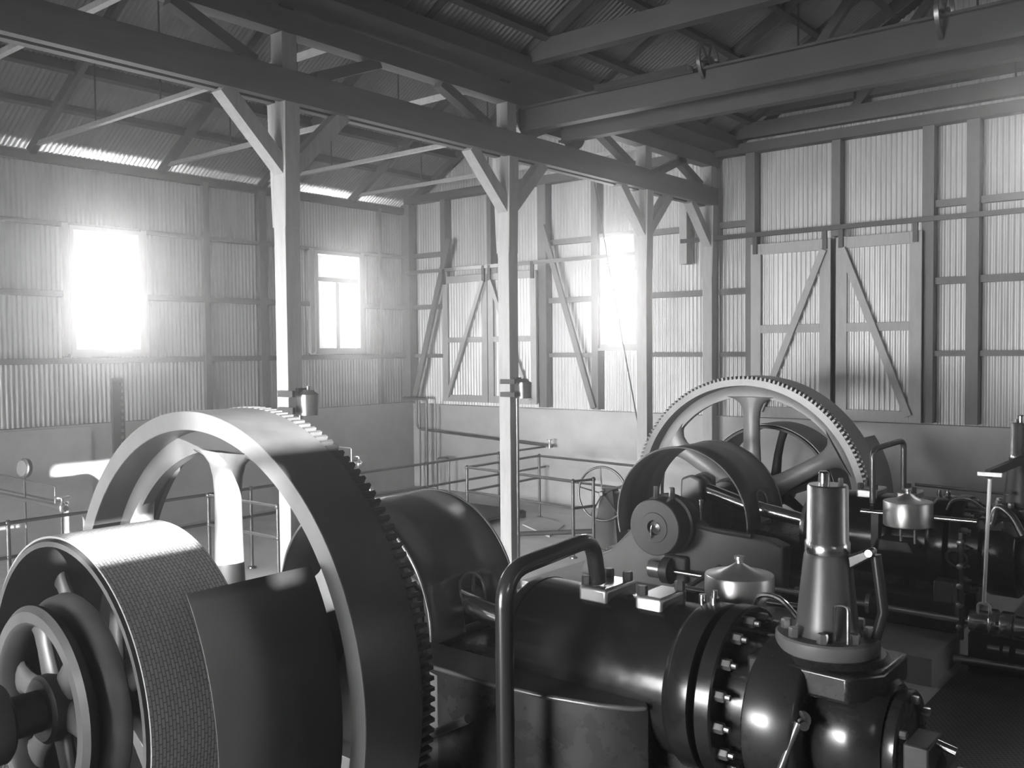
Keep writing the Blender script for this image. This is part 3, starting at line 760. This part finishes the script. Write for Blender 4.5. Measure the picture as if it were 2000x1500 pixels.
# curved sheet guards between pulley and flywheel
for k, (y0, y1) in enumerate(((2.44, 3.19), (11.73, 12.48))):
    mb = MB(); n = 30; prev = None
    a0, a1 = math.radians(33.5), math.radians(-40)
    for i in range(n+1):
        a = a0+(a1-a0)*i/n
        c = [mb.bm.verts.new((SX+1.48*math.cos(a), y, SZ+1.48*math.sin(a))) for y in (y0, y1)]
        if prev:
            f = mb.bm.faces.new((prev[0], prev[1], c[1], c[0])); f.smooth = True
        prev = c
    o = mb.build('belt_guard', 'guardplate' if k == 0 else 'rim')
    so = o.modifiers.new('s', 'SOLIDIFY'); so.thickness = .008
    tag(o, ['dark curved sheet guard covering the belt at the lower left foreground', 'pale curved sheet guard rising at the right of the far flywheel'][k], 'guard', 'curved sheet guards over the belts')

# narrow twin flanged pulley at the shaft end
def flanged(y0, y1, R0, label, mt):
    e = empty('flanged_pulley', (SX, (y0+y1)/2, SZ), label, 'pulley')
    w = y1-y0
    MB().ringsolid((SX, y0, SZ), (0, 1, 0), [(0, R0-.05), (.03, R0-.02), (.07, R0-.03), (.10, R0-.065), (w*.45, R0-.085), (w*.47, R0-.10), (w*.49, R0-.085), (w-.12, R0-.05), (w-.07, R0), (w-.01, R0+.01), (w, R0-.0), (w, R0-.12), (w*.5, R0-.15), (.02, R0-.13), (0, R0-.11)], 96).build('rim', mt, e)
    for k in range(6):
        a = .9+k*PI/3
        u = V((math.cos(a), 0, math.sin(a))); tg = V((-math.sin(a), 0, math.cos(a)))
        c = V((SX, y0+w*.5, SZ))
        rings = []
        for r_, wd in ((.12, .10), (.22, .085), (.34, .075), (.42, .085), (R0-.13, .13)):
            rings.append([c+u*r_+tg*(wd*math.cos(2*PI*j/14))+V((0, .04*math.sin(2*PI*j/14), 0)) for j in range(14)])
        MB().rings(rings).build('spoke', mt, e)
    MB().lathe((SX, y0+.02, SZ), (0, 1, 0), [(0, .001), (0, .17), (.02, .19), (w-.05, .19), (w-.05, .001)], 36).build('hub', mt, e)
    return e
flanged(2.24, 2.49, .605, 'smaller grooved flanged pulley at the lower left corner', 'pulley')
e = empty('outer_bearing', (SX, 1.5, 0), 'pedestal bearing at the very lower left under the shaft', 'bearing')
MB().box(SX-.3, SX+.3, 1.35, 1.72, .55, .80).build('pedestal_block', 'dark', e, bevel=.02)
MB().box(SX-.45, SX+.45, 1.3, 1.80, 0, .55).build('pedestal', 'dark', e, bevel=.02)
MB().lathe((SX, 1.36, SZ), (0, 1, 0), [(0, .12), (0, .21), (.34, .21), (.34, .12)], 36).build('bearing_shell', 'pulley', e)
for dx in (-.24, .24):
    MB().hexbolt((SX+dx, 1.6, .8), (0, 0, 1), .04, .07).build('pedestal_nut', 'bolt', e)

# ------------------------------------------------------------------ foundations
trim(MB().box(-6.9, -2.28, 8.55, 10.80, 0, .25), 'plinth')
trim(MB().box(-6.9, -2.28, 4.06, 6.35, 0, .25), 'plinth')

# ------------------------------------------------------------------ railings
def railing(name, label, posts, rails, r=.021):
    x, y, z = posts[0] if posts else rails[0][0]
    e = empty('pipe_railing', (x, y, 0), label, 'railing', 'pipe railings')
    for (x, y, h) in posts:
        p = MB().tube([(x, y, 0), (x, y, h)], r*1.12, 12).build('post', 'pipe', e)
        MB().sphere((x, y, h), r*1.75, 12).build('ball_fitting', 'pipe', p)
        MB().sphere((x, y, .72), r*1.6, 12).build('ball_fitting', 'pipe', p)
        MB().lathe((x, y, 0), (0, 0, 1), [(0, .001), (0, .06), (.02, .055), (.03, .03), (.03, .001)], 14).build('floor_flange', 'pipe', p)
    for pts in rails:
        MB().tube(pts, r, 12).build('rail', 'pipe', e)
    return e
H = 1.11
railing('', 'long pipe railing parallel to the left wall, ending at a tap by the end wall',
        [(-10.96, 4.4, H), (-10.96, 11.06, H), (-10.96, 12.94, H), (-10.96, 7.6, H)],
        [[(-10.96, 2.0, H), (-10.96, 14.35, H)], [(-10.96, 2.0, .72), (-10.96, 14.35, .72)]])
railing('', 'pipe railing around the sunken pit in front of the end wall',
        [(-10.07, 11.09, H), (-10.10, 13.04, H), (-7.74, 10.78, H), (-7.62, 11.12, H)],
        [[(-10.07, 11.09, H), (-10.10, 13.04, H)], [(-10.07, 11.09, .72), (-10.10, 13.04, .72)],
         [(-10.07, 11.09, H), (-7.74, 10.78, H)], [(-10.07, 11.09, .72), (-7.74, 10.78, .72)],
         [(-7.74, 10.78, H), (-7.62, 11.12, H)], [(-7.74, 10.78, .72), (-7.62, 11.12, .72)],
         [(-10.10, 13.04, H), (-7.6, 12.75, H)], [(-10.10, 13.04, .72), (-7.6, 12.75, .72)]])
railing('', 'short pipe railing seen through the spokes of the near flywheel',
        [(-9.40, 6.9, H), (-10.9, 6.9, H)],
        [[(-10.9, 6.9, H), (-9.40, 6.9, H)], [(-10.9, 6.9, .72), (-9.40, 6.9, .72)]])
trim(MB().tube([(-11.0, 14.2, 0), (-11.0, 14.2, .72)], .02, 8), 'pipe')

# wall pipes at the corner
e = empty('corner_pipework', (-14.3, 14.3, 0), 'dark water pipes climbing the corner and running along the end wall to a tap', 'pipe')
MB().tube(rounded([(-14.75, 14.2, 1.97), (-14.10, 14.25, 1.97), (-14.10, 14.25, .05)], .08), .03, 12).build('riser', 'pipe', e)
MB().tube(rounded([(-14.45, 14.3, 1.95), (-14.45, 14.3, 1.30), (-10.95, 14.3, 1.14), (-10.75, 14.3, 1.13)], .15), .026, 12).build('wall_pipe', 'pipe', e)
MB().tube([(-14.36, 14.3, 1.90), (-14.36, 14.3, .05)], .018, 8).build('riser', 'pipe', e)
MB().tube([(-13.88, 14.3, 1.90), (-13.88, 14.3, .05)], .018, 8).build('riser', 'pipe', e)
MB().tube(rounded([(-13.75, 14.2, .0), (-13.75, 14.2, .72), (-13.4, 14.2, .74), (-13.4, 14.2, 0)], .08), .02, 8).build('loop', 'pipe', e)
MB().lathe((-10.80, 14.28, 1.13), (0, 0, 1), [(-.03, .001), (-.03, .035), (.04, .03), (.09, .015), (.12, .015), (.12, .05), (.135, .05), (.135, .001)], 14).build('tap', 'brass', e)

def tap_pipe(y, x0, x1, z, label, gauge=False):
    e = empty('valve_pipe', (x1, y, z), label, 'pipe', 'water pipes with brass valves')
    MB().tube([(x0, y, z), (x1-.12, y, z)], .028, 12).build('pipe', 'brass', e)
    MB().tube([(x0, y+.1, z+.03), (x1-.1, y+.1, z+.03)], .012, 8).build('small_pipe', 'pipe', e)
    v = MB().lathe((x1, y, z-.05), (0, 0, 1), [(0, .001), (0, .04), (.04, .05), (.09, .04), (.12, .018), (.17, .018), (.17, .001)], 16).tube([(x1-.16, y, z), (x1+.09, y, z)], .035, 10).build('valve', 'brass', e)
    MB().lathe((x1, y, z+.12), (0, 0, 1), [(0, .001), (0, .085), (.015, .085), (.015, .001)], 18).build('valve_wheel', 'brass', v)
    MB().tube(rounded([(x1-.18, y, z), (x1-.18, y, z+.24), (x0+.6, y, z+.27)], .03), .012, 8).build('bypass', 'brass', e)
    MB().tube([(x1-.02, y, z-.04), (x1-.02, y, 0)], .014, 8).build('stand', 'pipe', e)
    if gauge:
        gx = x1-1.02
        MB().tube([(gx, y, z-.9), (gx, y, z+.28)], .014, 8).build('gauge_stem', 'pipe', e)
        g = MB().lathe((gx, y+.03, z+.40), (.2, -1, .1), [(0, .001), (0, .12), (.05, .125), (.06, .11), (.055, .001)], 28).build('pressure_gauge', 'pipe', e)
        MB().lathe((gx, y-.03, z+.40), (.2, -1, .1), [(0, .001), (0, .10), (.004, .10), (.004, .001)], 24).build('gauge_dial', 'rimface', g)
    return e
tap_pipe(5.12, -14.7, -11.20, 1.16, 'brass valve pipe with a round gauge at the far left edge', True)
tap_pipe(9.75, -13.7, -11.15, 1.22, 'brass valve pipe seen just right of the near flywheel teeth')
tap_pipe(9.85, -13.2, -11.0, .80, 'lower brass valve pipe above the near crank guard')

# riveted dark stanchion by the left wall
e = empty('iron_stanchion', (-14.55, 7.62, 0), 'narrow dark iron upright with a row of holes before the left wall', 'stanchion')
MB().box(-14.66, -14.60, 7.53, 7.73, 0, 2.60).build('plate', 'dark', e)
mb = MB()
for i in range(22): mb.box(-14.60, -14.585, 7.66, 7.70, .2+i*.108, .25+i*.108)
mb.build('rack', 'rim', e)
e2 = tag(MB().box(LX+.06, LX+.10, 5.0, 7.2, 0, 1.84).build('wall_panel', 'concrete'), 'smooth raised panel on the dado of the left wall', 'panel')

# ------------------------------------------------------------------ handwheel stand
hx, hy, hz = -7.72, 11.5, .84
e = empty('handwheel_stand', (hx, hy+.12, 0), 'spoked handwheel on a dark tapering pedestal in front of the railing', 'handwheel')
s = MB()
for yy, a, b, zz in ((0, 0, 0, 0),):
    base = [V((hx-.22, hy+.0, 0)), V((hx+.28, hy+.0, 0)), V((hx+.28, hy+.36, 0)), V((hx-.22, hy+.36, 0))]
    top = [V((hx-.05, hy+.06, hz+.08)), V((hx+.14, hy+.06, hz+.08)), V((hx+.14, hy+.22, hz+.08)), V((hx-.05, hy+.22, hz+.08))]
    A = [s.bm.verts.new(p) for p in base]; B = [s.bm.verts.new(p) for p in top]
    s.bm.faces.new(A[::-1]); s.bm.faces.new(B)
    for i in range(4): s.bm.faces.new((A[i], A[(i+1) % 4], B[(i+1) % 4], B[i]))
s.build('pedestal', 'guard', e, bevel=.01)
ax = V((.12, -1, .05)).normalized(); O = V((hx, hy, hz)); a_, b_ = frame_of(ax)
pts = [O+(a_*math.cos(2*PI*k/48)+b_*math.sin(2*PI*k/48))*.40 for k in range(49)]
MB().tube(pts, .018, 10, cap=False).build('wheel_rim', 'pipe', e)
for k in range(5):
    a = 2*PI*k/5+.2
    MB().tube([O, O+(a_*math.cos(a)+b_*math.sin(a))*.395], .012, 8).build('wheel_spoke', 'pipe', e)
MB().lathe(O+ax*.05, -ax, [(0, .001), (0, .03), (.02, .045), (.10, .045), (.22, .03), (.22, .001)], 18).build('wheel_hub', 'pipe', e)
MB().tube([(hx+.05, hy+.15, hz), (hx+.6, hy-.05, hz+.10)], .022, 10).build('spindle', 'pipe', e)

# sunken pit corner: cement slope and ribbed mat
tag(MB().prism([V((-9.9, 12.3, 0)), V((-8.9, 11.75, 0)), V((-9.3, 12.7, 0)), V((-10.2, 13.1, 0))], (0, 0, 0), (0, 0, .02)).build('drain_apron', 'concrete'),
    'low pale cement patch on the floor beside the ribbed mat', 'apron')
mb = MB()
mb.box(-12.1, -10.3, 11.35, 12.9, .09, .12)
for i in range(26):
    x = -12.1+i*.069
    mb.box(x, x+.035, 11.35, 12.9, .12, .135)
mb.box(-12.1, -10.3, 11.35, 11.45, 0, .09).box(-12.1, -10.3, 12.8, 12.9, 0, .09)
tag(mb.build('ribbed_hatch', 'dark'), 'dark ribbed hatch cover lying low on the floor behind the mid hall column', 'hatch')
tag(MB().tube([(-9.35, 11.45, .05), (-8.3, 12.3, .09), (-7.0, 13.3, .12)], .04, 10).build('floor_pipe', 'pipe'), 'dark pipe lying on the floor behind the short railing', 'pipe')

# long white pull rod and arm on the far engine's gear (belongs to that engine)
r = MB().tube([P2(-2.00, .82, .66), P2(-1.96, .82, 1.80)], .017, 12).build('long_pull_rod', 'whiterod', E2)
MB().tube(rounded([P2(-2.05, .82, .53), P2(-2.05, .82, .66), P2(-1.95, .82, .66), P2(-1.95, .82, .53), P2(-2.05, .82, .53)], .04), .013, 10).build('rod_fork', 'whiterod', r)
MB().bar(P2(-2.06, .82, 1.84), P2(-1.86, .82, 1.84), .03, .035).build('rod_head', 'whiterod', r)
MB().bar(P2(-1.98, .80, 1.84), P2(-1.80, .25, 1.93), .05, .07).build('rocker_arm', 'dark', E2)
MB().tube([P2(-2.75, .30, 1.62), P2(-1.9, .30, 1.60)], .016, 8).build('rocker_shaft', 'steel', E2)
MB().tube(rounded([P2(-3.15, .35, 1.40), P2(-3.15, .35, 1.95), P2(-2.98, -.1, 2.02), P2(-2.98, -.1, 1.42)], .08), .030, 14).build('jacket_pipe', 'pipe', E2)

# ------------------------------------------------------------------ camera
cam = bpy.data.cameras.new('camera'); co = bpy.data.objects.new('camera', cam); C.objects.link(co)
cam.sensor_fit = 'HORIZONTAL'; cam.sensor_width = 36; cam.lens = 36*1811.5/2000; cam.clip_start = .05
y_, p_, r_ = [math.radians(a) for a in (39.4, 2.1, -.5335)]
f = V((-math.sin(y_)*math.cos(p_), math.cos(y_)*math.cos(p_), -math.sin(p_)))
rt = V((math.cos(y_), math.sin(y_), 0)); up = rt.cross(f)
rt2 = math.cos(r_)*rt+math.sin(r_)*up; up2 = -math.sin(r_)*rt+math.cos(r_)*up
mw = Matrix((rt2, up2, -f)).transposed().to_4x4(); mw.translation = V((0, 0, 3.0))
co.matrix_world = mw
bpy.context.scene.camera = co

# ------------------------------------------------------------------ light
def area(name, loc, d, sx, sy, power):
    l = bpy.data.lights.new(name, 'AREA'); l.shape = 'RECTANGLE'; l.size = sx; l.size_y = sy; l.energy = power
    o = bpy.data.objects.new(name, l); C.objects.link(o); o.location = loc
    o.rotation_euler = V(d).to_track_quat('-Z', 'Y').to_euler()
    return o
def win_light(n, loc, d, w, h, power): return area('daylight_%s' % n, loc, d, w, h, power)
WP = 80
win_light('a', (LX-.5, 7.56, 4.0), (1, 0, 0), 1.8, 2.6, WP*10)
win_light('b', (LX-.5, 12.42, 4.0), (1, 0, 0), 1.8, 2.6, WP*10)
win_light('c', (-9.32, EY+.5, 4.1), (0, -1, 0), 1.6, 2.7, WP*10)
win_light('d', (LX-.5, 3.15, 4.0), (1, 0, 0), 1.8, 2.6, WP*2.5)
win_light('e', (LX-.5, -.95, 4.0), (1, 0, 0), 1.8, 2.6, WP*2.5)
win_light('h', (-2.0, EY+.5, 5.7), (0, -1, 0), 1.6, 1.6, WP*5)
win_light('f', (RX+.5, 10.85, 3.2), (-1, 0, 0), 4.7, 3.2, 130)
gl = win_light('g', (-8.2, BY-.3, 1.7), (.06, 1, -.13), 9, 2.8, 1200)
gl.data.spread = math.radians(62)
# low sun: a distant lamp far outside, behind and to the right
sun = bpy.data.lights.new('low_sun', 'SPOT'); SD = 100
sun.energy = 60*4*PI*SD*SD*math.exp(HAZE*SD)*1.0; sun.shadow_soft_size = .35; sun.spot_size = math.radians(8); sun.spot_blend = 0
so = bpy.data.objects.new('low_sun', sun); C.objects.link(so)
sd = V((-.94, .34, -.160)).normalized(); so.location = V((-5.2, 3.3, 2.2))-sd*SD
so.rotation_euler = sd.to_track_quat('-Z', 'Y').to_euler()
# air: thin haze added to imitate lens halation around the windows
w = bpy.data.worlds.new('world'); bpy.context.scene.world = w; w.use_nodes = True
bg = w.node_tree.nodes['Background']; bg.inputs[0].default_value = (1, 1, 1, 1); bg.inputs[1].default_value = 1.2
vs_ = w.node_tree.nodes.new('ShaderNodeVolumeScatter')
vs_.inputs['Density'].default_value = HAZE; vs_.inputs['Anisotropy'].default_value = .89
w.node_tree.links.new(vs_.outputs[0], w.node_tree.nodes['World Output'].inputs['Volume'])

sc = bpy.context.scene
sc.view_settings.view_transform = 'Standard'; sc.view_settings.look = 'None'; sc.view_settings.gamma = 1
sc.view_settings.use_curve_mapping = False
sc.view_settings.exposure = 0.0
sc.cycles.use_denoising = True
sc.cycles.max_bounces = 6; sc.cycles.diffuse_bounces = 3; sc.cycles.glossy_bounces = 4; sc.cycles.transparent_max_bounces = 8
